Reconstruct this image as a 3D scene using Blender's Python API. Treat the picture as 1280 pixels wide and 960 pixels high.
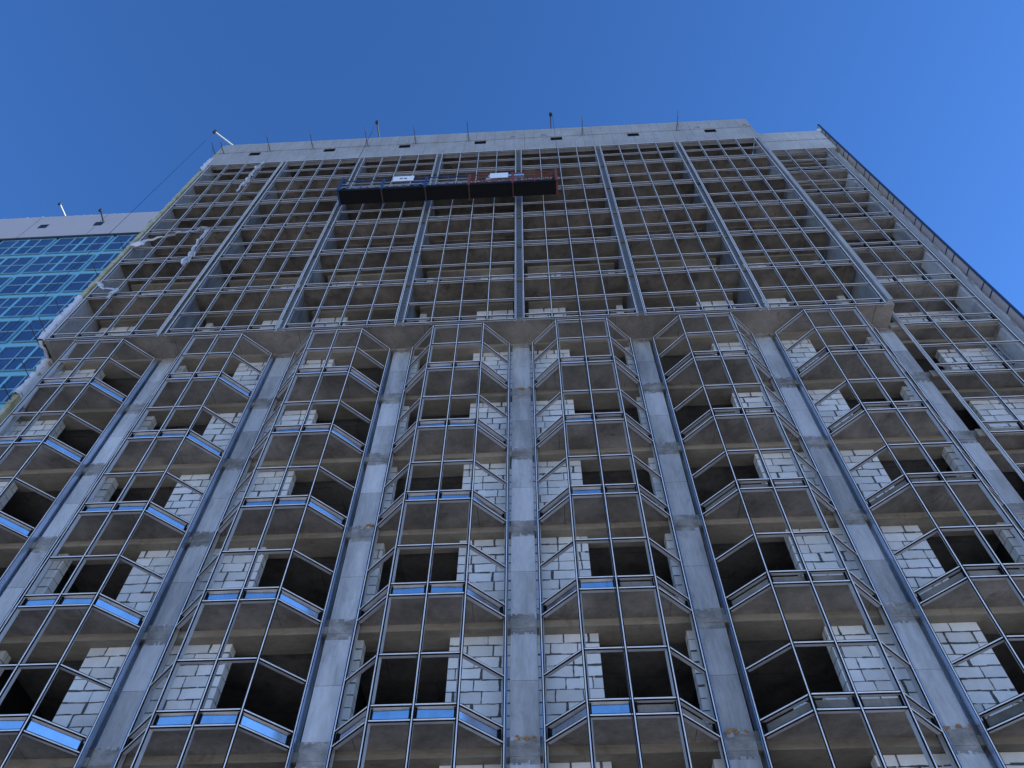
import bpy, bmesh, math, random
from mathutils import Vector, Matrix, noise
for o in list(bpy.data.objects): bpy.data.objects.remove(o)
S = bpy.context.scene
COL = S.collection
RAD = math.radians

# ------------------------------------------------------------------ camera
cam = bpy.data.cameras.new('camera'); camo = bpy.data.objects.new('camera', cam); COL.objects.link(camo)
RGT = Vector((0.998622, 0.052313, 0.004290)); UPV = Vector((0.040375, -0.817805, 0.574077)); FWD = Vector((-0.033540, 0.573113, 0.818790))
M = Matrix((RGT, UPV, -FWD)).transposed().to_4x4(); M.translation = Vector((0.563846, -13.969232, 1.600000))
camo.matrix_world = M
cam.sensor_width = 36; cam.sensor_fit = 'HORIZONTAL'; cam.lens = 968.547 / 1280 * 36
cam.clip_start = .1; cam.clip_end = 6000
S.camera = camo
S.render.resolution_x = 1024; S.render.resolution_y = 768; S.render.resolution_percentage = 100

# ------------------------------------------------------------------ sky and sun (the sun stands behind the building)
SUN_EL, SUN_AZ = RAD(19), RAD(79)          # azimuth from +Y towards +X
w = bpy.data.worlds.new('World'); S.world = w; w.use_nodes = True
nt = w.node_tree; bg = nt.nodes['Background']
sky = nt.nodes.new('ShaderNodeTexSky'); sky.sky_type = 'NISHITA'; sky.sun_disc = False
sky.sun_elevation = SUN_EL; sky.sun_rotation = SUN_AZ
sky.altitude = 800; sky.air_density = 1.0; sky.dust_density = 0.15; sky.ozone_density = 6.5
hs = nt.nodes.new('ShaderNodeHueSaturation'); hs.inputs['Saturation'].default_value = 1.075; hs.inputs['Hue'].default_value = .506
nt.links.new(sky.outputs[0], hs.inputs['Color']); nt.links.new(hs.outputs[0], bg.inputs['Color'])
bg.inputs['Strength'].default_value = 0.15
sl = bpy.data.lights.new('sun', 'SUN'); sl.energy = 4.6; sl.angle = RAD(.5); sl.color = (1, .93, .83)
so = bpy.data.objects.new('sun', sl); COL.objects.link(so)
sd = Vector((math.sin(SUN_AZ)*math.cos(SUN_EL), math.cos(SUN_AZ)*math.cos(SUN_EL), math.sin(SUN_EL)))
so.rotation_euler = sd.to_track_quat('Z', 'Y').to_euler(); so.location = sd*120
vs = S.view_settings; vs.view_transform = 'Standard'; vs.look = 'None'; vs.exposure = 0.97; vs.gamma = 1; vs.use_curve_mapping = False
S.render.engine = 'CYCLES'
try:
    S.cycles.max_bounces = 8; S.cycles.diffuse_bounces = 4; S.cycles.glossy_bounces = 4
except Exception: pass

# ------------------------------------------------------------------ measured dimensions (metres)
W = 4.35; H = 3.1025; Z0 = 7.501
A = .896; EH = 1.761; YC = .889; B = 2.013
def zz(n): return Z0 + n*H
YB, YW, YBB = 1.10, 1.37, 1.84         # beam face, block wall face, back of the beam
ZS, ZB = -.345, -.535                  # slab underside, beam underside, from the floor line
TOPZ = 44.14

# ------------------------------------------------------------------ materials
def mat(name, base, rough=.8, metal=0., spec=.3):
    m = bpy.data.materials.new(name); m.use_nodes = True
    b = m.node_tree.nodes['Principled BSDF']
    b.inputs['Base Color'].default_value = (*base, 1); b.inputs['Roughness'].default_value = rough
    b.inputs['Metallic'].default_value = metal
    b.inputs['Specular IOR Level'].default_value = spec
    return m
class NB:
    """tiny node-graph helper"""
    def __init__(s, m):
        s.t = m.node_tree; s.b = s.t.nodes['Principled BSDF']
        g = s.t.nodes.new('ShaderNodeNewGeometry'); s.pos = g.outputs['Position']
    def n(s, typ, **kw):
        nd = s.t.nodes.new(typ)
        for k, v in kw.items():
            if k.startswith('i_'): nd.inputs[k[2:].replace('_', ' ')].default_value = v
            else: setattr(nd, k, v)
        return nd
    def l(s, a, b): s.t.links.new(a, b)
    def scaled(s, v):
        nd = s.n('ShaderNodeVectorMath', operation='MULTIPLY'); s.l(s.pos, nd.inputs[0]); nd.inputs[1].default_value = v
        return nd.outputs[0]
    def noise(s, scale, vec=(1,1,1), detail=5, rough=.6, dist=0.):
        nd = s.n('ShaderNodeTexNoise'); nd.inputs['Scale'].default_value = scale; nd.inputs['Detail'].default_value = detail
        nd.inputs['Roughness'].default_value = rough; nd.inputs['Distortion'].default_value = dist
        s.l(s.scaled(vec), nd.inputs['Vector']); return nd.outputs['Fac']
    def ramp(s, fac, stops):
        nd = s.n('ShaderNodeValToRGB'); e = nd.color_ramp.elements
        while len(e) < len(stops): e.new(.5)
        for q, (p, c) in zip(e, stops):
            q.position = p; q.color = (*c, 1) if len(c) == 3 else c
        s.l(fac, nd.inputs[0]); return nd.outputs[0]
    def mix(s, fac, a, b, mode='MIX'):
        nd = s.n('ShaderNodeMix', data_type='RGBA', blend_type=mode)
        if isinstance(fac, (int, float)): nd.inputs[0].default_value = fac
        else: s.l(fac, nd.inputs[0])
        for k, v in ((6, a), (7, b)):
            if isinstance(v, tuple): nd.inputs[k].default_value = (*v, 1)
            else: s.l(v, nd.inputs[k])
        return nd.outputs[2]
    def math(s, op, a, b=0.):
        nd = s.n('ShaderNodeMath', operation=op)
        for k, v in ((0, a), (1, b)):
            if isinstance(v, (int, float)): nd.inputs[k].default_value = v
            else: s.l(v, nd.inputs[k])
        return nd.outputs[0]
    def axis(s, i):
        nd = s.n('ShaderNodeSeparateXYZ'); s.l(s.pos, nd.inputs[0]); return nd.outputs[i]
    def color(s, c): s.l(c, s.b.inputs['Base Color'])
    def bump(s, h, strength=.3, dist=.02):
        nd = s.n('ShaderNodeBump'); nd.inputs['Strength'].default_value = strength; nd.inputs['Distance'].default_value = dist
        s.l(h, nd.inputs['Height']); s.l(nd.outputs[0], s.b.inputs['Normal'])
def v3(x): return (x, x, x)
def concrete(name, lo, hi, seam=None, stain=.5, streak=(1,1,1), stainc=(.10,.085,.065)):
    m = mat(name, hi, .88, 0, .25); g = NB(m)
    big = g.noise(.8, streak, 6, .65)
    c = g.mix(g.ramp(big, [(.35, (0,0,0)), (.68, (1,1,1))]), lo, hi)
    fine = g.noise(9, streak, 4, .7)
    c = g.mix(.35, c, g.ramp(fine, [(.3, v3(.35)), (.7, v3(.65))]), 'OVERLAY')
    st = g.noise(1.7, (1, 1, .6), 8, .72, .6)
    c = g.mix(g.math('MULTIPLY', g.ramp(st, [(.56, (0,0,0)), (.72, (1,1,1))]), stain), c, stainc)
    if seam:
        sx, sy = seam
        br = g.n('ShaderNodeTexBrick'); br.offset = .5
        br.inputs['Scale'].default_value = 1; br.inputs['Brick Width'].default_value = sx; br.inputs['Row Height'].default_value = sy
        br.inputs['Mortar Size'].default_value = .010; br.inputs['Mortar Smooth'].default_value = .3
        wob = g.n('ShaderNodeTexNoise'); wob.inputs['Scale'].default_value = 1.2
        mx = g.n('ShaderNodeVectorMath', operation='MULTIPLY_ADD'); g.l(wob.outputs['Color'], mx.inputs[0]); mx.inputs[1].default_value = (.04, .04, .04); g.l(g.pos, mx.inputs[2])
        g.l(g.pos, wob.inputs['Vector']); g.l(mx.outputs[0], br.inputs['Vector'])
        gate = g.ramp(g.noise(.9, (1,1,1), 2), [(.4, (0,0,0)), (.6, (1,1,1))])
        c = g.mix(g.math('MULTIPLY', br.outputs['Fac'], g.math('MULTIPLY', gate, .85)), c, (.03, .027, .024))
    oi = g.n('ShaderNodeObjectInfo'); mr = g.n('ShaderNodeMapRange'); mr.inputs['To Min'].default_value = .80; mr.inputs['To Max'].default_value = 1.14
    g.l(oi.outputs['Random'], mr.inputs['Value'])
    vm = g.n('ShaderNodeVectorMath', operation='SCALE'); g.l(c, vm.inputs[0]); g.l(mr.outputs[0], vm.inputs['Scale']); c = vm.outputs[0]
    drips = g.ramp(g.noise(5.5, (1, 1, .12), 4, .6), [(.60, (0,0,0)), (.75, (1,1,1))])
    c = g.mix(g.math('MULTIPLY', drips, .35), c, stainc)
    g.color(c); g.bump(g.noise(14, (1,1,1), 6, .7), .25, .02)
    return m
M_COL = concrete('column concrete', (.32,.32,.315), (.61,.605,.59), None, .6, (1.6,1.6,.35), (.2,.19,.175))
M_COLB = concrete('column concrete later pour', (.27,.27,.265), (.53,.525,.51), None, .7, (1.6,1.6,.35), (.18,.17,.155))
M_COLC = concrete('column concrete pale pour', (.46,.46,.455), (.65,.645,.63), None, .3, (1.6,1.6,.35), (.26,.25,.24))
M_BAND = concrete('rough cast concrete', (.17,.158,.14), (.43,.405,.365), None, .75, (2.2,2.2,3.5), (.15,.135,.115))
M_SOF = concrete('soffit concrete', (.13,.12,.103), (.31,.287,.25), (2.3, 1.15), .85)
M_SOFD = concrete('stained and shaded soffit concrete', (.09,.075,.058), (.25,.215,.165), (2.3, 1.15), .9, (1,1,1), (.03,.026,.022))  # stains, plus the weaker ground bounce high up, put into a darker tone
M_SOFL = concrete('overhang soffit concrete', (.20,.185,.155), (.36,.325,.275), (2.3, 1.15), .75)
M_BEAM = concrete('beam concrete', (.20,.175,.13), (.36,.32,.25), None, .6, (.5,1,2), (.12,.09,.05))
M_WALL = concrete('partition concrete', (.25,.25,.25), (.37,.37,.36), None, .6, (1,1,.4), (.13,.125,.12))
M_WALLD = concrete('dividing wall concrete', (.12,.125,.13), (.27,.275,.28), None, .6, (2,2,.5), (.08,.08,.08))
M_PAR = concrete('parapet concrete', (.36,.35,.33), (.47,.46,.435), None, .4, (1,1,.5), (.25,.235,.21))
M_DARK = concrete('shaded interior concrete', (.018,.017,.016), (.03,.028,.026), None, .3)  # the darkness of the rooms is put into this near-black tone
def boards(m, pitch, strength):
    """fine upright board joints left by the formwork"""
    g = NB(m); c0 = g.b.inputs['Base Color'].links[0].from_socket
    x = g.math('ADD', g.axis(0), g.math('MULTIPLY', g.noise(.7, (1,0,0), 1), .5))
    f = g.math('FRACT', g.math('DIVIDE', x, pitch))
    ln = g.math('LESS_THAN', f, .05)
    gate = g.ramp(g.noise(1.1, (1,1,.4), 3), [(.42, (0,0,0)), (.55, (1,1,1))])
    g.color(g.mix(g.math('MULTIPLY', g.math('MULTIPLY', ln, gate), strength), c0, (.12,.115,.11)))
boards(M_PAR, .56, .55)
M_BLK = []
for i, (r, gg, b) in enumerate(((.80,.78,.74), (.85,.835,.80), (.71,.695,.66))):
    m = mat('aerated block tone %d' % i, (r, gg, b), .92, 0, .2); g = NB(m)
    c = g.mix(g.ramp(g.noise(2.2, (1,1,1), 6, .7), [(.35, (0,0,0)), (.7, (1,1,1))]), (r*.86, gg*.85, b*.84), (r, gg, b))
    c = g.mix(g.math('MULTIPLY', g.ramp(g.noise(7, (1,1,2), 5, .7, .8), [(.6, (0,0,0)), (.72, (1,1,1))]), .35), c, (.45,.44,.43))
    g.color(c); g.bump(g.noise(40, (1,1,1), 3, .6), .2, .01); M_BLK.append(m)
M_MORT = mat('dark mortar', (.12,.118,.113), .95); g = NB(M_MORT); g.color(g.ramp(g.noise(11), [(.3, v3(.05)), (.7, (.15,.145,.14))])); g.bump(g.noise(30), .6, .02)
def metal(name, base, rough, var=.12, streak=(1,1,1), mt=1.):
    m = mat(name, base, rough, mt, .5); g = NB(m)
    n1 = g.noise(3.2, streak, 5, .6)
    g.color(g.mix(g.ramp(n1, [(.3, (0,0,0)), (.7, (1,1,1))]), tuple(x*.80 for x in base), base))
    r = g.n('ShaderNodeMapRange'); r.inputs['To Min'].default_value = max(.03, rough-var); r.inputs['To Max'].default_value = rough+var
    g.l(g.noise(2.4, streak, 4), r.inputs['Value']); g.l(r.outputs[0], g.b.inputs['Roughness'])
    return m
M_ALU = metal('mill aluminium', (.50,.505,.51), .38, .12, (1,1,1), .18)
M_ALUW = metal('bright aluminium', (.88,.87,.85), .5, .1, (1,1,1), .0)
M_SHEET = metal('galvanised sheet', (.95,.95,.94), .17, .05)
M_FLASH = metal('galvanised flashing', (.66,.78,.97), .24, .1, (1,1,.25))
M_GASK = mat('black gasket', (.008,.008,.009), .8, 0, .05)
M_FILM = mat('white plastic film', (.66,.66,.68), .45, 0, .5); g = NB(M_FILM); g.bump(g.noise(9, (1,1,1), 5, .7, 1.), .8, .05)
M_FILMG = mat('grey membrane', (.58,.60,.63), .5, 0, .5)
M_WOOL = mat('mineral wool', (.42,.37,.19), .95); g = NB(M_WOOL); g.color(g.ramp(g.noise(2.5, (1,1,.7), 6, .7), [(.3, (.24,.20,.10)), (.5, (.44,.39,.22)), (.68, (.50,.48,.40))])); g.bump(g.noise(14), .6, .03)
M_STEEL = mat('painted dark steel', (.03,.03,.033), .5, .3)
M_ROD = mat('rusty rebar', (.07,.05,.04), .8)
M_FOAM = mat('orange mounting foam', (.42,.22,.06), .9)
M_CLAD = mat('beige cladding', (.36,.31,.29), .6); g = NB(M_CLAD); g.color(g.mix(g.ramp(g.noise(1.5, (1,1,.2), 4), [(.35, (0,0,0)), (.65, (1,1,1))]), (.42,.37,.345), (.52,.465,.435)))
M_PIL = mat('dark ribbed strip', (.15,.165,.185), .7)
M_BLUED = mat('dark blue frame', (.02,.035,.08), .45)

# ------------------------------------------------------------------ mesh helper
class MB:
    def __init__(s): s.v = []; s.f = []; s.m = []; s.mats = []
    def mi(s, m):
        if m not in s.mats: s.mats.append(m)
        return s.mats.index(m)
    def quad(s, a, b, c, d, m):
        i = len(s.v); s.v += [a, b, c, d]; s.f.append((i, i+1, i+2, i+3)); s.m.append(s.mi(m))
    def hexa(s, P, m):
        """P: 4 bottom points ccw, 4 top points ccw"""
        i = len(s.v); s.v += [tuple(p) for p in P]; k = s.mi(m)
        for q in ((0,3,2,1), (4,5,6,7), (0,1,5,4), (1,2,6,5), (2,3,7,6), (3,0,4,7)):
            s.f.append(tuple(i+t for t in q)); s.m.append(k)
    def box(s, x0, x1, y0, y1, z0, z1, m):
        s.hexa([(x0,y0,z0),(x1,y0,z0),(x1,y1,z0),(x0,y1,z0),(x0,y0,z1),(x1,y0,z1),(x1,y1,z1),(x0,y1,z1)], m)
    def bar(s, p, q, side, sw, d, d0, d1, m):
        """box from p to q, width sw across `side`, reaching d0..d1 along d"""
        p = Vector(p); q = Vector(q); side = Vector(side).normalized()*sw/2; d = Vector(d).normalized()
        P = [p-side+d*d0, p+side+d*d0, p+side+d*d1, p-side+d*d1]
        s.hexa(P + [x+(q-p) for x in P], m)
    def tube(s, pts, r, m, n=6, jitter=0.):
        pts = [Vector(p) for p in pts]; k = s.mi(m); rings = []
        for i, p in enumerate(pts):
            t = (pts[min(i+1, len(pts)-1)]-pts[max(i-1, 0)]).normalized()
            u = t.cross(Vector((0,0,1)))
            if u.length < .05: u = t.cross(Vector((1,0,0)))
            u.normalize(); v = t.cross(u)
            rr = r[i] if isinstance(r, (list, tuple)) else r
            ring = []
            for j in range(n):
                a = 2*math.pi*j/n; ra = rr*(1+jitter*random.uniform(-1, 1))
                s.v.append(tuple(p+u*math.cos(a)*ra+v*math.sin(a)*ra)); ring.append(len(s.v)-1)
            rings.append(ring)
        for a, b in zip(rings, rings[1:]):
            for j in range(n):
                s.f.append((a[j], a[(j+1) % n], b[(j+1) % n], b[j])); s.m.append(k)
        s.f.append(tuple(reversed(rings[0]))); s.m.append(k); s.f.append(tuple(rings[-1])); s.m.append(k)
    def prism(s, poly, z0, z1, m, mbot=None):
        i = len(s.v); n = len(poly); k = s.mi(m); kb = s.mi(mbot or m)
        s.v += [(x, y, z0) for x, y in poly] + [(x, y, z1) for x, y in poly]
        s.f.append(tuple(i+j for j in reversed(range(n)))); s.m.append(kb)
        s.f.append(tuple(i+n+j for j in range(n))); s.m.append(k)
        for j in range(n):
            s.f.append((i+j, i+(j+1) % n, i+n+(j+1) % n, i+n+j)); s.m.append(k)
    def build(s, name, parent=None, loc=(0,0,0)):
        me = bpy.data.meshes.new(name); me.from_pydata(s.v, [], s.f)
        for m in s.mats: me.materials.append(m)
        me.polygons.foreach_set('material_index', s.m); me.update()
        bm = bmesh.new(); bm.from_mesh(me); bmesh.ops.recalc_face_normals(bm, faces=bm.faces); bm.to_mesh(me); bm.free()
        o = bpy.data.objects.new(name, me); COL.objects.link(o); o.location = loc
        if parent: o.parent = parent
        return o
def thing(name, label, cat, loc=(0,0,0), group=None):
    o = bpy.data.objects.new(name, None); COL.objects.link(o); o.location = loc
    tag(o, label, cat, group); return o
def tag(o, label, cat, group=None):
    o['label'] = label; o['category'] = cat
    if group: o['group'] = group
    return o
def copy_part(o, parent, loc=None):
    c = o.copy(); COL.objects.link(c); c.parent = parent
    if loc is not None: c.location = loc
    for ch in list(o.children):
        d = ch.copy(); COL.objects.link(d); d.parent = c
    return c
def smooth(o):
    for p in o.data.polygons: p.use_smooth = True
    return o

# ------------------------------------------------------------------ ground
gm = mat('trodden winter ground', (.30,.29,.28), .95); g = NB(gm)
g.color(g.mix(g.ramp(g.noise(.12, (1,1,1), 8, .65), [(.4, (0,0,0)), (.6, (1,1,1))]), (.42,.38,.34), (.80,.79,.78)))
b = MB(); b.quad((-2500,-2500,0), (2500,-2500,0), (2500,2500,0), (-2500,2500,0), gm)
go = b.build('ground'); go['kind'] = 'structure'

# ------------------------------------------------------------------ the unfinished building
BLD = thing('unfinished_building', 'tall unfinished concrete block with faceted bays of bare metal window framing', 'building')
YBACK = 6.2; YREAR = 15
def slab(n):
    b = MB(); zt = zz(n)-.09; zs = zz(n)+ZS
    if n >= 6: zs = zz(n)-.40; zt = zz(n)-.19
    xl, xr = -17.48, 13.0 if n > 6 else 13.28
    if n < 6:
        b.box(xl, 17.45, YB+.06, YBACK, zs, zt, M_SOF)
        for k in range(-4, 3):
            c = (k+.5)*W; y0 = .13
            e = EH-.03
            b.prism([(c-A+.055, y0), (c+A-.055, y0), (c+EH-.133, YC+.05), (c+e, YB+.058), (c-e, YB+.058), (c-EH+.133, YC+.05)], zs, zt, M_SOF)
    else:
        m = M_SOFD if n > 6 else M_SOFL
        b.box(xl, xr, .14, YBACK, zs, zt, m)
        b.box(13.3, 17.45, YB+.05, YBACK, zs-.1, zt, M_SOF)
    if n < 6: pass
    return b.build('floor_slab', BLD)
for n in range(-1, 13): slab(n)
# the recessed right wing gets its own slab edge
for n in range(0, 12):
    b = MB(); b.box(13.45 if n < 6 else 13.31, 17.25, 1.02, YB+.04 if n >= 6 else YB-.03, zz(n)-.50, zz(n)-.19, M_BEAM)
    b.build('slab_edge', BLD)
def beam(n):
    b = MB(); zt = zz(n)-.3; zb = zz(n)+ZB
    zt = zz(n)+ZS+.01 if n < 6 else zz(n)-.39
    xs = [k*W for k in range(-4, 4)]
    for a, c in zip(xs, xs[1:]):
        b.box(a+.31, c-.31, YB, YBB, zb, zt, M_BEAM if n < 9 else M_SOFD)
    b.box(13.05+.31, 17.27, 1.62, 2.35 if n < 9 else 1.92, zz(n)-.66, zz(n)-.5, M_BEAM); b.box(13.05+.31, 17.27, 1.64, 2.33 if n < 9 else 1.9, zz(n)-.664, zz(n)-.661, M_SOF)
    b.build('edge_beam', BLD)
for n in range(0, 13): beam(n)
# columns with rough casting joints at each floor
RC = random.Random(31)
for k in range(-4, 5):
    b = MB(); x = k*W; y0, y1 = 1.13, 1.80; hw = .309
    top = zz(6)-.40
    if k == -4: x -= .0
    prev = 0
    for n in range(-1, 7 if k < 4 else 13):
        z1, z2 = zz(n)-.70, zz(n)-.11
        if z2 > top and k < 4: z2 = top
        if z1 > prev:
            mid = prev+(z1-prev)*.52
            b.box(x-hw, x+hw, y0, y1, prev, mid-.004, RC.choice((M_COL, M_COLB, M_COLC)))
            b.box(x-hw+.003, x+hw-.003, y0+.012, y1, mid-.004, mid+.004, M_BAND)
            b.box(x-hw, x+hw, y0-.004, y1, mid+.004, z1, RC.choice((M_COL, M_COL, M_COLC)))
        b.box(x-hw+.004, x+hw-.004, y0+.008, y1, z1, z1+.18, M_BAND)
        b.box(x-hw-.004, x+hw+.004, y0-.005, y1, z1+.18, z2, M_BAND)
        for ze, sg in ((z1, 1), (z2, -1)):   # ragged lips of grout where the pours meet
            xx = x-hw
            while xx < x+hw-.01:
                q = min(x+hw, xx+RC.uniform(.02, .09)); dz = RC.uniform(.0, .07)*(1 if RC.random() < .8 else 2)
                if dz > .015: b.box(xx, q, y0-RC.uniform(.006, .012), y0+.03, min(ze, ze+sg*dz), max(ze, ze+sg*dz), RC.choice((M_COL, M_COLB, M_BAND)))
                xx = q
        prev = z2
    if k < 4:
        pass
    b.build('column', BLD)
# rooms: dividing walls behind, back wall, side walls
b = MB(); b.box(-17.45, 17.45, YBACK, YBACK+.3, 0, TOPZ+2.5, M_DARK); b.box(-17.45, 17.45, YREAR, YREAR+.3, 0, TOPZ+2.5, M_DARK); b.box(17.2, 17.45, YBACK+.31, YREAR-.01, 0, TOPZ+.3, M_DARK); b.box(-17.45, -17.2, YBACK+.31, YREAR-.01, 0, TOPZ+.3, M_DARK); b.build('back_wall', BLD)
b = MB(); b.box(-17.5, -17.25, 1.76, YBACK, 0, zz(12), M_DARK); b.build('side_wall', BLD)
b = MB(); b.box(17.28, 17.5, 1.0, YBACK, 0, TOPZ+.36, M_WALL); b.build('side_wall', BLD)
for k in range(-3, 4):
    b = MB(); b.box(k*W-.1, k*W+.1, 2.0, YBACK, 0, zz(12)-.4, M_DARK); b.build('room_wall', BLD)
for k in range(-4, 4):
    x = k*W; b = MB(); y1 = 1.9
    if k == -4: x0, x1, y0 = -17.47, -17.27, .12
    elif k == 3: x0, x1, y0 = 13.11, 13.28, .03
    else: x0, x1, y0 = x-.12, x+.12, .27
    for n in range(6, 12):
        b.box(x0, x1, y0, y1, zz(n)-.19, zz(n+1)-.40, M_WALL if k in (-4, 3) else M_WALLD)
    if k == 3:
        for n in range(7, 13): b.box(x0, x1, y0+.004, y1, zz(n)-.40, zz(n)-.19, M_WALL)
    pw = b.build('partition_wall', BLD)
    if -4 < k < 3:                      # dark ribbed strip on the end of the dividing wall
        f = MB()
        for n in range(6, 12):
            za, zb_ = zz(n)-.19, zz(n+1)-.40; f.box(x-.15, x+.15, y0-.05, y0-.001, za, zb_, M_PIL)
            q = za+.1
            while q < zb_-.1: f.box(x-.15, x+.15, y0-.062, y0-.051, q, q+.05, M_PIL); q += .21
        f.build('end_strip', pw)

# ------------------------------------------------------------------ aerated block walls
def block_wall(x0, x1, z0, z1, y, thick, seed, reveals=(), uneven=0):
    R = random.Random(seed); b = MB(); ch = .30
    zs = [z0]
    while zs[-1]+ch < z1-.06: zs.append(zs[-1]+ch)
    zs.append(z1)
    b.box(x0+.006, x1-.006, y+.012, y+thick-.01, z0, z1, M_MORT)
    def ribbon(p, q, wmin, wmax, up, out, jag):
        p = Vector(p); q = Vector(q); L = (q-p).length; n = max(2, int(L/.045)); t = (q-p).normalized(); up = Vector(up); out = Vector(out)*.004
        a = R.uniform(wmin, wmax); c = R.uniform(wmin, wmax); prev = None
        for i in range(n+1):
            a = min(wmax, max(wmin, a+R.uniform(-jag, jag))); c = min(wmax, max(wmin, c+R.uniform(-jag, jag)))
            o = p+t*L*i/n
            cur = (o+up*a+out, o-up*c+out)
            if prev: b.quad(tuple(prev[1]), tuple(cur[1]), tuple(cur[0]), tuple(prev[0]), M_MORT)
            prev = cur
    for i, (a, c) in enumerate(zip(zs, zs[1:])):
        x = x0; first = True; cuts = [x0]
        off = R.choice((.18, .3, .36, .42, .6, .6))
        xx = x0+off
        while xx < x1-.07:
            cuts.append(xx); xx += .6+R.uniform(-.02, .03)
        cuts.append(x1)
        for j, (p, q) in enumerate(zip(cuts, cuts[1:])):
            dy = R.uniform(0, .006); gp = .004
            b.box(p+(gp if j else 0), q-(gp if j < len(cuts)-2 else 0), y+dy, y+thick, a+gp, c-gp, R.choice(M_BLK))
            if j:
                wide = R.random()
                wm = .018 if wide < .5 else .042
                ribbon((p+R.uniform(-.004,.004), y, a+.004), (p+R.uniform(-.01,.01), y, c-.004), .004, wm, (1,0,0), (0,-1,0), .009)
        if i:
            # bed joint, broken now and then where the block edges touch
            p = x0
            while p < x1-.01:
                q = min(x1, p+R.uniform(.25, 1.0))
                ribbon((p, y, a), (q, y, a), .003, .019 if R.random() < .65 else .034, (0,0,1), (0,-1,0), .007)
                p = q+ (R.uniform(.0, .05) if R.random() < .4 else 0)
        for sx in reveals:
            X = x0 if sx < 0 else x1
            if i: ribbon((X, y+.002, a), (X, y+thick, a), .004, .012, (0,0,1), (sx,0,0), .005)
            if R.random() < .5: 
                ym = y+thick*R.uniform(.35, .65); ribbon((X, ym, a), (X, ym, c), .003, .009, (0,1,0), (sx,0,0), .004)
    return b.build('block_wall', BLD)
# bays by centre index: sides with block piers ('w' wide, 'n' narrow, '-' none)
PIERS = {-4: ('w','-'), -3: ('n','w'), -2: ('w','-'), -1: ('n','w'), 0: ('w','n'), 1: ('-','w'), 2: ('w','n')}
sd_ = 1
for k, (lft, rgt) in PIERS.items():
    c = (k+.5)*W
    for n in range(0, 8):
        z0 = zz(n)-(.09 if n < 6 else .19); z1 = zz(n+1)+ZB-.004
        for side, typ in ((-1, lft), (1, rgt)):
            sd_ += 1; R = random.Random(sd_*7)
            if typ == '-': continue
            inner = (.435 if typ == 'w' else 1.62)+R.uniform(-.03, .03)
            xa, xb = sorted((c+side*inner, c+side*1.865))
            block_wall(xa, xb, z0, z1, YW, .30, sd_, (-side,))
# a low course of blocks across the foot of one opening
block_wall(.5*W-.42, .5*W+.72, zz(1)-.09, zz(1)+.19, 1.0, .25, 991, (1,))
# wing walls
for n in range(2, 8):
    x0 = 14.05+.3*(n % 2); z0 = zz(n)-.19; z1 = zz(n+1)-.67
    block_wall(x0+.75, 17.27, z0, z1, 1.97 if n < 6 else 2.2, .3, 500+n, (-1,))
    if n % 2 == 0 or n > 5: block_wall(13.36, 13.75, z0, z1, 1.97 if n < 6 else 2.2, .3, 600+n, (1,))

# ------------------------------------------------------------------ window framing
def mullion(b, p, q, along, out, w=.062, d0=.022, d1=.135):
    """aluminium post or rail: body, two black gaskets, a bright nose. `out` points inward (into the building)"""
    b.bar(p, q, along, w-.006, out, d0+.006, d1, M_ALU)
    b.bar(p, q, along, w+.008, out, .004, d0+.005, M_GASK)
    b.bar(p, q, along, .022, out, -.008, .003, M_ALUW)
def rail(b, p, q, out, w=.062, d1=.115):
    t = (Vector(q)-Vector(p)).normalized()
    p = Vector(p)+t*.031; q = Vector(q)-t*.031
    b.bar(p, q, (0,0,1), w, out, .033, d1, M_ALU)
    b.bar(p, q, (0,0,1), w+.006, out, .012, .032, M_GASK)
    b.bar(p, q, (0,0,1), .024, out, .0, .011, M_ALUW)
SP = .362                               # depth of the spandrel zone
NODES = [(-EH, YC), (-A, 0), (0, 0), (A, 0), (EH, YC)]
def outv(p, q):
    t = Vector((q[0]-p[0], q[1]-p[1], 0)).normalized(); return Vector((-t.y, t.x, 0))
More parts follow.
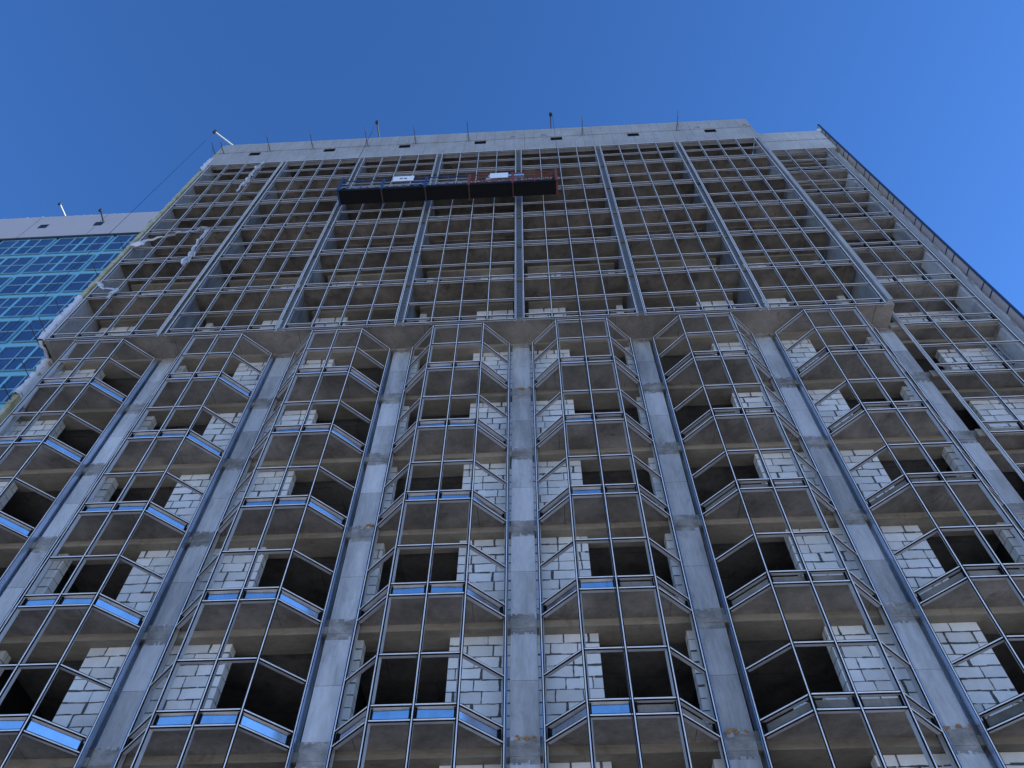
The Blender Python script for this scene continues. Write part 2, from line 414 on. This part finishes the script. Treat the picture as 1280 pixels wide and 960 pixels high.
def bay_frame(panels, top=False, seed=0):
    R = random.Random(seed)
    b = MB(); zlo = -SP-.03; zhi = H-SP-.034
    if top: zhi = H-.70
    dirs = [outv(NODES[i], NODES[i+1]) for i in range(4)]
    for i, (x, y) in enumerate(NODES):
        o = dirs[0] if i == 0 else dirs[3] if i == 4 else (dirs[i-1]+dirs[i]).normalized()
        al = Vector((o.y, -o.x, 0))
        if i in (0, 4): o = Vector((0,1,0)); al = Vector((1,0,0))
        # posts come in lengths with small sleeves at the joints
        mullion(b, (x, y, zlo), (x, y, 1.12), al, o)
        mullion(b, (x, y, 1.124), (x, y, zhi), al, o, d1=.128)
    for i in range(4):
        p, q = NODES[i], NODES[i+1]; o = dirs[i]
        for z in (-.03, -SP, 1.157):
            rail(b, (*p, z), (*q, z), o)
        if top: rail(b, (*p, zhi-.03), (*q, zhi-.03), o)
        for e in (p, q):                # little black brackets in the spandrel zone
            t = (Vector((*q, 0))-Vector((*p, 0))).normalized(); e0 = Vector((*e, 0))+t*(.06 if e is p else -.06)
            b.bar(e0+Vector((0,0,-.32)), e0+Vector((0,0,-.08)), t, .035, o, .04, .10, M_GASK)
    fr = b.build('bay_frame', BLD)
    for i in panels:
        p, q = NODES[i], NODES[i+1]; o = dirs[i]; s = MB()
        t = (Vector((*q, 0))-Vector((*p, 0))).normalized()
        a = Vector((*p, -SP+.034))+t*.04; c = Vector((*q, -SP+.034))-t*.04
        tw = R.uniform(-.008, .008)
        h = SP-.075
        P = [a+o*(.085+tw), c+o*(.085-tw), c+o*.105, a+o*.105]
        s.hexa(P+[x+Vector((0,0,h)) for x in P], M_SHEET)
        s.build('spandrel_panel', fr)
    for sx in (-1, 1):                  # flashing sheets that close the bay against the columns
        s = MB(); x = sx*(EH+.036); zt = zhi+.03
        s.bar((x, YC+.0, zlo), (x, YC+.0, zhi if top else 1.35), (1,0,0), .008, (0,1,0), .0, .36, M_FLASH)
        if not top: s.bar((x+sx*.004, YC, 1.35), (x+sx*.004, YC, zhi), (1,0,0), .008, (0,1,0), .0, .35, M_FLASH)
        s.bar((x-sx*.07, YC+.136, zlo), (x-sx*.07, YC+.136, zhi), (1,0,0), .06, (0,1,0), .0, .012, M_ALU)
        s.build('side_flashing', fr)
    return fr
SPAN = {-4: (0,1,2,3), -3: (0,1,2,3), -2: (0,1,2,3), -1: (0,1,2,3), 0: (0,1), 1: (), 2: ()}
protos = {}
for k in range(-4, 3):
    for n in range(0, 6):
        key = (SPAN[k], n == 5)
        loc = ((k+.5)*W, 0, zz(n))
        if key not in protos:
            protos[key] = bay_frame(SPAN[k], n == 5, k*10+n); protos[key].location = loc
        else: copy_part(protos[key], BLD, loc)
# flat frames of the upper storeys; the frame spans from its sill up
def flat_frame(name, half, nx, zsp0, zsp1, zmid, ztop, last, y):
    b = MB(); xs = [-half+2*half*i/nx for i in range(nx+1)]; o = Vector((0,1,0)); al = Vector((1,0,0))
    zhi = ztop if last else zsp0+H-.034
    for i, x in enumerate(xs):
        mullion(b, (x, y, zsp0-.03), (x, y, zmid+.03), al, o, .052 if 0 < i < nx else .062, d1=.115)
        mullion(b, (x, y, zmid+.034), (x, y, zhi), al, o, .052 if 0 < i < nx else .062, d1=.108)
    for sx in (-1, 1):                  # bright closing plate on the outer side of the frame
        p, q = sorted((sx*(half+.036), sx*(half+.044))); b.box(p, q, y+.0, y+.09, zsp0-.03, zhi, M_ALUW)
    for a, c in zip(xs, xs[1:]):
        for z in [zsp0, zsp1, zmid]+([ztop-.03] if last else []):
            rail(b, (a, y, z), (c, y, z), o, .052, .082)
        if not last:
            for e in (a+.06, c-.06):
                b.box(e-.015, e+.015, y+.04, y+.10, zsp0+.04, zsp1-.04, M_GASK)
    return b.build(name, BLD)
ft = fl = None
for k in range(-4, 3):
    for n in range(6, 12):
        loc = ((k+.5)*W, 0, zz(n))
        if n == 11:
            if not fl: fl = flat_frame('curtain_wall_frame', B, 4, -.47, -.17, 1.0, TOPZ-zz(11), True, 0); fl.location = loc
            else: copy_part(fl, BLD, loc)
        else:
            if not ft: ft = flat_frame('curtain_wall_frame', B, 4, -.47, -.17, 1.0, 0, False, 0); ft.location = loc
            else: copy_part(ft, BLD, loc)
# wing frames, three panes wide, from low down to the top
wt = wl = None; XW = 15.37; HW = 1.70
for n in range(1, 12):
    loc = (XW, 0, zz(n))
    if n == 11: wl = flat_frame('wing_frame', HW, 3, -.50, -.02, 1.17, 44.55-zz(11), True, .885); wl.location = loc
    elif not wt: wt = flat_frame('wing_frame', HW, 3, -.50, -.02, 1.17, 0, False, .885); wt.location = loc
    else: copy_part(wt, BLD, loc)

# ------------------------------------------------------------------ parapets
def ragged(b, x0, x1, y, z, R, m):
    x = x0
    while x < x1:
        q = min(x1, x+R.uniform(.08, .3)); hh = R.uniform(.02, .06)
        b.box(x, q, y-R.uniform(.0, .025), y+.05, z-hh/2+R.uniform(-.01,.01), z+hh/2, m); x = q
R = random.Random(4)
b = MB(); x0, x1 = -17.5, 13.28; y0, y1 = 0.02, .30
b.box(x0, x1, y0, y1, TOPZ+.01, 45.5, M_PAR)
cs = [(k+.5)*W for k in range(-4, 3)]; ed = [x0]+[v for c in cs for v in (c-.33, c+.33)]+[x1]
for i in range(0, len(ed), 2): b.box(ed[i], ed[i+1], y0, y1, 45.5, 46.06, M_PAR)
b.box(x0, x1, y0+.03, y1, 46.06, 46.16, M_BAND); ragged(b, x0, x1, y0+.02, 46.11, R, M_PAR)
b.box(x0, x1, y0-.012, y1, 46.16, 47.62, M_PAR)
b.box(x0+.3, x1-.3, y0+.05, y1-.01, 45.49, 46.07, M_GASK) if False else [b.box(c-.329, c+.329, y0+.03, y1-.02, 45.501, 46.059, M_GASK) for c in cs]  # black infill added in each slot so the opening reads dark
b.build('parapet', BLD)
b = MB(); b.box(13.29, 17.72, .93, 1.2, 44.56, 46.06, M_PAR); b.box(13.29, 17.72, .96, 1.2, 46.06, 46.16, M_BAND)
ragged(b, 13.3, 17.7, .95, 46.1, R, M_BAND); b.box(13.29, 17.72, .925, 1.2, 46.16, 47.62, M_PAR); b.build('parapet', BLD)
b = MB(); b.box(x0, 13.0, .31, YBACK-.01, 44.5, 44.8, M_DARK); b.box(13.02, 17.27, 1.25, YBACK-.01, 44.62, 44.8, M_DARK); b.box(-17.4, 17.4, YBACK+.31, YREAR-.01, 44.5, 44.8, M_DARK); b.build('roof_slab', BLD)
for x in (-.31, 1.45, 10.2, 12.9):      # lifting loops cast into the parapet
    b = MB(); pts = [(x+.13*math.cos(a), -.02-.03*math.sin(a), 46.2+.16*math.sin(a)) for a in [i*math.pi/8 for i in range(9)]]
    b.tube(pts, .012, M_ROD, 5); b.build('lifting_loop', BLD)
# rods that stick out of the parapet joint, each with a thin brace
for x in (-17.68, -17.16, -14.42, -11.9, -8.72, -5.92, -2.86, 3.67, 9.05):
    b = MB(); L = 1.08 if x > -17 else .65
    b.tube([(x, .05, 46.12), (x, -L, 46.14)], .017, M_ROD, 6)
    b.tube([(x-.1, .03, 45.9), (x, -.45, 46.13)], .008, M_ROD, 5); b.tube([(x+.12, .03, 45.95), (x, -.45, 46.13)], .008, M_ROD, 5)
    b.build('anchor_rod', BLD)
for x, y, z, L in ((-17.62, -.1, 30.6, .5), (-17.62, 0, 27.44, .62), (-17.62, .0, 25.57, .64), (-17.62, .9, 24.38, .75), (-17.62, -.1, 26.18, .5), (-17.62, .85, 23.09, .6), (-17.62, .85, 20.2, .6), (-17.62, .0, 33.2, .45)):
    b = MB(); b.tube([(x, y+.1, z), (x, y-L, z+.02)], .016, M_ROD, 6); b.build('anchor_rod', BLD)

# ------------------------------------------------------------------ left edge: mineral wool and film
def strip(name, x0, x1, y0, y1, z0, z1, m, amp, seed, step=.12):
    R = random.Random(seed); b = MB(); n = int((z1-z0)/step); k = b.mi(m); prev = None
    for i in range(n+1):
        z = z0+(z1-z0)*i/n; j = lambda: R.uniform(-amp, amp)
        ring = [(x0+j(), y0+j(), z), ((x0+x1)/2+j(), y0-amp+j(), z), (x1+j()*.3, y0+j(), z), (x1, y1, z), (x0+j(), y1, z)]
        s0 = len(b.v); b.v += ring
        if prev is not None:
            for q in range(5): b.f.append((prev+q, prev+(q+1) % 5, s0+(q+1) % 5, s0+q)); b.m.append(k)
        prev = s0
    return b.build(name, BLD)
strip('insulation', -17.68, -17.49, .05, 2.4, zz(6)-.38, 47.55, M_WOOL, .02, 3)
strip('insulation', -17.68, -17.49, .90, 2.4, 0, zz(6)-.39, M_WOOL, .02, 4)
smooth(strip('plastic_wrap', -17.71, -17.48, .02, .30, zz(6)-.42, 28.9, M_FILM, .04, 5, .11))
smooth(strip('plastic_wrap', -17.72, -17.48, .02, .20, 43.4, 45.3, M_FILM, .06, 6, .11))
smooth(strip('plastic_wrap', -17.72, -17.48, .88, 1.2, 23.4, zz(6)-.45, M_FILM, .06, 7, .11))
b = MB(); R = random.Random(8); pts = [(-17.56+R.uniform(-.03,.03), .1+.85*i/8, zz(6)-.47+R.uniform(-.03,.03)) for i in range(9)]
b.tube(pts, .055, M_FILM, 8, .4); smooth(b.build('plastic_wrap', BLD))
# right edge: wrapped insulation and a fin of cladding panels
strip('insulation', 17.5, 17.84, 1.2, 2.4, 36.5, 47.4, M_WOOL, .03, 13)
smooth(strip('plastic_wrap', 17.5, 17.84, 1.19, 1.9, 8, 36.5, M_FILMG, .03, 14, .25))
zj = []; z = 48.5
for i in range(40):
    zj.append(z); z -= (1.25, 1.22, .64)[(i+1) % 3] if i > 0 else 1.4
    if z < 8: break
for i in range(len(zj)-1):
    b = MB(); b.box(17.93, 17.965, .90, 1.62, zj[i+1]+.03, zj[i]-.03, M_CLAD); 
    b.build('cladding_panel', BLD)
b = MB(); b.box(17.90, 17.99, .85, .90, 8, 48.6, M_BLUED); 
for z in zj: b.box(17.915, 17.98, .90, 1.62, z-.028, z+.028, M_BLUED)
b.build('cladding_frame', BLD)
b = MB(); R = random.Random(3); b.tube([(17.75+R.uniform(-.1,.1), .95+.05*i, 47.6+.12*i+R.uniform(-.05,.05)) for i in range(4)], [.08,.16,.14,.05], M_FILM, 8, .35); smooth(b.build('plastic_wrap', BLD))
# dabs of orange foam on the columns' joints
R = random.Random(21)
for k, n in ((0, 1), (0, 5), (-3, 1), (1, 1), (2, 1), (-1, 3)):
    b = MB()
    for i in range(5):
        x = k*W+R.uniform(-.25, .28); z = zz(n)-.12+R.uniform(-.05, .04); r = R.uniform(.015, .04)
        b.tube([(x-r, 1.11, z-r*.5), (x, 1.095, z), (x+r, 1.11, z+r*.3)], [r*.6, r, r*.5], M_FOAM, 6, .3)
    b.build('foam_dab', BLD)

# ------------------------------------------------------------------ the glazed building on the left
M_PANE = mat('blue reflective glass', (.03,.08,.18), .06, 0, .8)
g = NB(M_PANE); g.color(g.mix(g.ramp(g.noise(.35, (1,1,1), 2), [(.35, (0,0,0)), (.65, (1,1,1))]), (.022,.052,.12), (.035,.08,.17)))
M_BAND2 = mat('light blue panel', (.20,.50,.60), .35, 0, .5)
M_PAR2 = mat('beige parapet panel', (.40,.355,.34), .6); g = NB(M_PAR2); g.color(g.mix(g.noise(.6, (1,1,.4), 3), (.46,.415,.40), (.52,.47,.45)))
GB = thing('glazed_building', 'finished tower with light blue bands and dark blue glass under a beige parapet', 'building', (-34, 8.5, 0))
D = 8.5; bx = [-43.43, -39.08, -34.73, -30.38, -26.03]; FT = 55.35; FL = 3.1
ox, oy = 34, -8.5
XL2, XR2 = -52.0, -23.0
b = MB(); b.box(XL2+ox, XR2+ox, .12, 16, 0, 57.2, M_BAND2); b.build('facade', GB)
b = MB(); b.box(XL2+ox, XR2+ox, -.06, .4, FT+.02, 59.25, M_PAR2); 
for x in (-43.4, -38.05, -32.75, -27.4): b.box(x+ox-.012, x+ox+.012, -.066, -.05, FT+.02, 59.25, M_STEEL)
b.box(XL2+ox, XR2+ox, -.03, .1, FT-.28, FT+.02, M_STEEL)
b.build('parapet', GB)
for c in bx[:-1]+[-26.0]:
    b = MB(); x = c+2.05+ox; b.box(x-.33, x+.33, -.075, .0, 57.0, 57.65, M_STEEL); b.build('vent_slot', GB)
b = MB(); R = random.Random(9)
x = XL2+.3
while x < XR2-.3:
    r = R.uniform(.06, .11)
    b.tube([(x+ox-r, .1, 59.3), (x+ox, .08, 59.42+R.uniform(0,.06)), (x+ox+r*1.2, .1, 59.45)], [r*.8, r, r*.5], M_FILM, 6, .2)
    x += .62 if R.random() < .85 else .25
b.build('coping_clip', GB)
M_FR2 = mat('pale blue window frame', (.24,.47,.57), .4)
def window(small):
    xs = [.17, 1.37, 2.16, 3.1, 4.18]   # pane edges from the band centre
    f = MB(); p = MB()
    zt, zm, zb = -.05, -1.33, -2.56
    def pn(a, c, z0, z1): p.box(a, c, .05, .08, z0, z1, M_PANE)
    for a, c in zip(xs, xs[1:]):
        pn(a+.035, c-.035, zm+.03, zt-.03); pn(a+.035, c-.035, zb+.03, zm-.03)
    f.box(xs[0], xs[-1], .0, .075, zm-.028, zm+.028, M_FR2)
    for i, x in enumerate(xs):
        wd = .032 if i in (1, 3) else (.08 if i == 2 else .03)
        f.box(x-wd, x+wd, -.01, .078, zb, zt, M_FR2 if i != 2 else M_BAND2)
    f.box(xs[0], xs[-1], -.005, .076, zt-.03, zt+.0, M_FR2); f.box(xs[0], xs[-1], -.005, .076, zb, zb+.03, M_FR2)
    f.box(xs[0]+.03, xs[-1]-.03, .081, .11, zb+.04, zt-.04, M_STEEL)
    fr = f.build('window', GB); p.build('pane', fr); return fr
w0 = None
for c in bx[:-1]:
    for i in range(17):
        loc = (c+ox, 0, FT-.28-i*FL)
        if w0 is None: w0 = window(0); w0.location = loc
        else: copy_part(w0, GB, loc)

# ------------------------------------------------------------------ suspended platform
M_PB = mat('blue platform paint', (.025,.055,.14), .5, 0, .4); M_PR = mat('red platform paint', (.20,.05,.045), .6, 0, .3)
M_PG = mat('galvanised platform rail', (.35,.37,.40), .45, .6)
M_DECK = mat('dark platform deck', (.004,.004,.0045), .75)
M_SIGN = mat('white sign board', (.78,.79,.80), .5)
PX0, PX1 = -8.42, 1.81; PZ = 36.4; YF, YR = -1.03, -.36
PL = thing('suspended_platform', 'long suspended work platform with blue and red railings and a dark underside', 'platform', ((PX0+PX1)/2, -.7, PZ))
cx, cy = (PX0+PX1)/2, -.7
LS = (PX1-PX0)/5; f0, r0 = YF-cy, YR-cy
for i in range(5):
    a = PX0-cx+i*LS; c = a+LS; pm = M_PB if i < 3 else M_PR
    b = MB(); b.box(a+.015, c-.015, f0+.03, r0-.03, -.04, .0, M_DECK)
    for q in range(5): b.box(a+.2+q*.41, a+.24+q*.41, f0+.06, r0-.06, -.055, -.041, M_DECK)
    b.box(a, c, f0, f0+.03, -.06, .16, M_DECK); b.box(a, c, r0-.03, r0, -.06, .16, M_DECK); b.build('deck', PL)
    for y, hgt in ((f0, 1.15), (r0, 1.15)):
        b = MB(); rm = M_PG if i < 3 else M_PR
        for zz_ in (.42, .78, hgt): b.tube([(a+.03, y, zz_), (c-.03, y, zz_)], .020 if zz_ < 1 else .026, pm if zz_ > 1 else rm, 6)
        for q in range(5):
            xa = a+.05+q*(LS-.1)/5; xb = a+.05+(q+1)*(LS-.1)/5
            b.tube([(xa, y, .17), ((xa+xb)/2, y, .42)], .014, rm, 5); b.tube([((xa+xb)/2, y, .42), (xb, y, .17)], .014, rm, 5)
        for xa in (a+.05, (a+c)/2, c-.05): b.tube([(xa, y, .0), (xa, y, hgt)], .02, pm, 6)
        b.build('side_rail', PL)
for i in range(6):
    x = PX0-cx+i*LS; pm = M_PB if i < 3 else M_PR
    if i == 0 or i == 5:
        b = MB(); s = 1 if i == 0 else -1
        for y in (f0-.02, r0+.02): b.box(x-.05, x+.05, y-.04, y+.04, -.08, 1.5, pm)
        b.box(x-.05, x+.05, f0, r0, 1.42, 1.5, pm); b.box(x-.04, x+.04, f0, r0, -.08, -.02, pm); b.box(x-.03, x+.03, f0, r0, .75, .8, pm)
        b.build('end_frame', PL)
        b = MB(); b.box(x+s*.1-.1, x+s*.1+.1, -.13, .13, .75, 1.25, M_STEEL); b.tube([(x+s*.1, -.2, .95), (x+s*.1, .2, .95)], .1, M_STEEL, 10)
        b.build('hoist', PL)
    else:
        b = MB(); pm2 = M_PB if i < 3 else mat_pink if False else M_PR
        for y in (f0-.012, r0+.012): b.box(x-.055, x+.055, y-.03, y+.03, -.07, 1.2, pm2)
        b.box(x-.03, x+.03, f0, r0, -.078, -.062, M_ROD); b.build('joint_post', PL)
for x0, x1, z0, marks in ((-5.95, -4.95, .75, True), (-2.03+.72, -.45, .55, False)):
    s = MB(); s.box(x0-cx, x1-cx, f0-.05, f0-.035, z0, z0+.62, M_SIGN)
    sg = s.build('sign_board', PL)
    if marks:
        s = MB()
        for q in (-.17, .03): s.box((x0+x1)/2-cx+q, (x0+x1)/2-cx+q+.14, f0-.056, f0-.051, z0+.24, z0+.36, M_STEEL)
        s.build('sign_marks', sg)
def lump(name, c, sx, sy, sz, m, seed, parent=None, loc=None):
    bm = bmesh.new(); bmesh.ops.create_icosphere(bm, subdivisions=3, radius=1)
    for v in bm.verts:
        d = 1+.35*noise.noise(v.co*1.7+Vector((seed, 0, 0)))+.15*noise.noise(v.co*5+Vector((0, seed, 0)))
        v.co = Vector((c[0]+v.co.x*sx*d, c[1]+v.co.y*sy*d, c[2]+v.co.z*sz*d))
    me = bpy.data.meshes.new(name); bm.to_mesh(me); bm.free(); me.materials.append(m)
    o = bpy.data.objects.new(name, me); COL.objects.link(o); o.parent = parent
    if loc: o.location = loc
    return smooth(o)
M_NAVY = mat('navy cloth', (.02,.035,.10), .9); M_SACK = mat('grey white sack', (.5,.5,.54), .9)
tag(lump('cloth_bag', (0,0,0), .42, .2, .4, M_NAVY, 2, None, (-4.75, -.80, PZ+.78)), 'navy cloth bundle beside the smaller white sign on the platform', 'bag')
tag(lump('sack', (0,0,0), .26, .22, .33, M_SACK, 5, None, (-1.3-.9+.95, -.72, PZ+1.28)), 'pale grey sack on the railing of the platform', 'sack')
b = MB(); b.box(-.55, .55, -.06, .06, -.09, .09, mat('pale blue bar', (.25,.45,.60), .5)); o = b.build('insulation_board', None, (-.25, -.75, PZ+1.55)); tag(o, 'pale blue board lying across the top rail at the red end of the platform', 'board')

# ------------------------------------------------------------------ roof outriggers and steel ropes
def outrigger(name, x, y, z, L, dx, m, label):
    t = thing(name, label, 'outrigger', (x, y, z), 'outrigger beams on the roof edges')
    b = MB(); d = Vector((dx, -1, .02)).normalized(); sd = Vector((d.y, -d.x, 0))
    b.bar(-d*1.6, d*L, sd, .065, (0,0,1), .0, .10, m); b.build('beam', t)
    b = MB(); b.bar(d*(L-.12), d*(L+.02), sd, .16, (0,0,1), -.10, .2, M_STEEL); b.build('pulley_head', t)
    b = MB(); b.bar(-d*.5+Vector((0,0,-.45)), -d*.5+Vector((0,0,.0)), sd, .08, d, -.04, .04, m); b.build('post', t)
    return t
M_ORG = mat('grey outrigger paint', (.10,.11,.13), .5, .2); M_ORW = mat('pale outrigger paint', (.42,.46,.43), .5)
outrigger('outrigger_beam', -8.33, .05, 47.95, .86, 0, M_ORG, 'dark steel outrigger on the parapet above the left end of the platform')
outrigger('outrigger_beam', 1.93, .05, 47.75, .86, 0, M_ORG, 'dark steel outrigger on the parapet above the red end of the platform')
outrigger('outrigger_beam', -17.40, .0, 48.0, 1.05, -1.02, M_ORW, 'pale outrigger jutting diagonally from the left corner of the unfinished roof')
outrigger('outrigger_beam', -36.35, 8.5, 59.4, 1.05, -.06, M_ORW, 'white outrigger on the beige parapet of the finished tower')
outrigger('outrigger_beam', -32.55, 8.5, 57.75, 1.0, .12, M_ORG, 'short dark outrigger poking from a vent slot of the finished tower')
def rope(x, y, z0, z1, label, r=.012, dx=0):
    b = MB(); b.tube([(0,0,z0-z1), (dx*.5, 0, (z0-z1)*.5), (0,0,0)], r, M_STEEL, 6)
    tag(b.build('steel_rope', None, (x, y, z1)), label, 'rope', 'steel hoist ropes')
rope(-8.33, -.81, PZ+1.45, 47.95, 'thin steel rope holding up the left end of the platform')
rope(2.03, -.81, 0.3, 47.75, 'thin steel rope running down past the red end of the platform', .011)
rope(-18.05, -.74, .3, 48.0, 'steel rope hanging free from the diagonal corner outrigger', .009)

# ------------------------------------------------------------------ torn plastic film on the upper left framing
def film(name, pts, r, label, seed, fl=1):
    random.seed(seed); b = MB(); P = []
    for p, q in zip(pts, pts[1:]):
        p, q = Vector(p), Vector(q); n = max(2, int((q-p).length/.13))
        for i in range(n): P.append(p+(q-p)*i/n+Vector([random.uniform(-.05,.05) for _ in range(3)]))
    P.append(Vector(pts[-1])); rr = [r*(.45+1.0*abs(noise.noise(Vector((i*.21, seed, 0)))*2)) for i in range(len(P))]
    k = b.mi(M_FILM); prev = None; ang = random.uniform(0, 3)
    for i, p in enumerate(P):
        t = (P[min(i+1, len(P)-1)]-P[max(i-1, 0)]).normalized(); u = t.cross(Vector((0,-1,0))).normalized(); v = t.cross(u)
        ang += random.uniform(-.5, .5); wd = rr[i]*2.6; ring = []
        for q in range(6):                      # a folded strip: zigzag across its width
            a = (q/5-.5)*wd; dpt = (.32*wd if q % 2 else -.12*wd)*random.uniform(.5, 1.3)
            off = u*(a*math.cos(ang)-dpt*math.sin(ang))+v*(a*math.sin(ang)*.6+dpt*math.cos(ang))
            b.v.append(tuple(p+off)); ring.append(len(b.v)-1)
        if prev:
            for q in range(5): b.f.append((prev[q], prev[q+1], ring[q+1], ring[q])); b.m.append(k)
        prev = ring
    o = b.build(name); tag(o, label, 'plastic film', 'torn film on the framing')
    sm = o.modifiers.new('thickness', 'SOLIDIFY'); sm.thickness = .004
    return smooth(o)
film('plastic_film', [(-14.15,-.1,44.0), (-14.3,-.13,42.6), (-14.3,-.13,40.6), (-14.35,-.15,39.4)], .085, 'torn white film hanging down a post near the top left of the framing', 3)
film('plastic_film', [(-17.25,-.12,33.3), (-16.6,-.1,33.9), (-15.7,-.18,34.3), (-14.3,-.12,34.95)], .065, 'white film strung sideways between the left edge and the fourth post', 5)
film('plastic_film', [(-14.28,-.1,34.9), (-14.28,-.15,33.2), (-14.1,-.14,31.6), (-14.12,-.15,31.0)], .095, 'twisted white film dangling under the strung film', 7)
film('plastic_film', [(-17.3,-.12,29.8), (-16.6,-.12,29.2), (-16.1,-.12,29.15), (-16.2,-.12,28.4)], .08, 'small white film rag low at the left edge of the flat framing', 9)
lumpf = lump('plastic_film', (0,0,0), .26, .1, .22, M_FILM, 4, None, (-17.0, -.15, 33.35)); tag(lumpf, 'crumpled white film wad on the rail at the left edge', 'plastic film', 'torn film on the framing')

# ------------------------------------------------------------------ loose things
def loose(x, y, z, rz, s, label):
    b = MB(); b.box(-.3*s, .3*s, -.12, .12, 0, .2, M_BLK[1]); o = b.build('concrete_block', None, (x, y, z)); o.rotation_euler.z = rz
    bv = o.modifiers.new('bevel', 'BEVEL'); bv.width = .008; bv.segments = 2
    tag(o, label, 'block', 'loose blocks on the slabs')
loose(1.5*W-.86, .62, zz(1)-.088, .35, .62, 'loose white block lying near the front of the slab, left one of a pair')
loose(1.5*W-.30, .45, zz(1)-.088, .1, .75, 'loose white block lying near the front of the slab, right one of a pair')
loose(1.5*W-.72, 1.15, zz(1)-.088, -.15, .8, 'loose white block lying deeper on the slab behind the pair')
b = MB(); b.tube([(0,0,0), (0,0,2.3)], .03, M_PG, 8); b.box(-.1, .1, -.1, .1, 2.3, 2.31, M_PG); b.tube([(0,0,.9), (0,0,1.1)], .04, M_ROD, 8)
b.box(-.1, .1, -.1, .1, -.008, 0, M_PG)
tag(b.build('steel_prop', None, (16.85, 1.55, zz(5)-.18)), 'slim steel shoring prop under a slab in the right wing', 'prop')
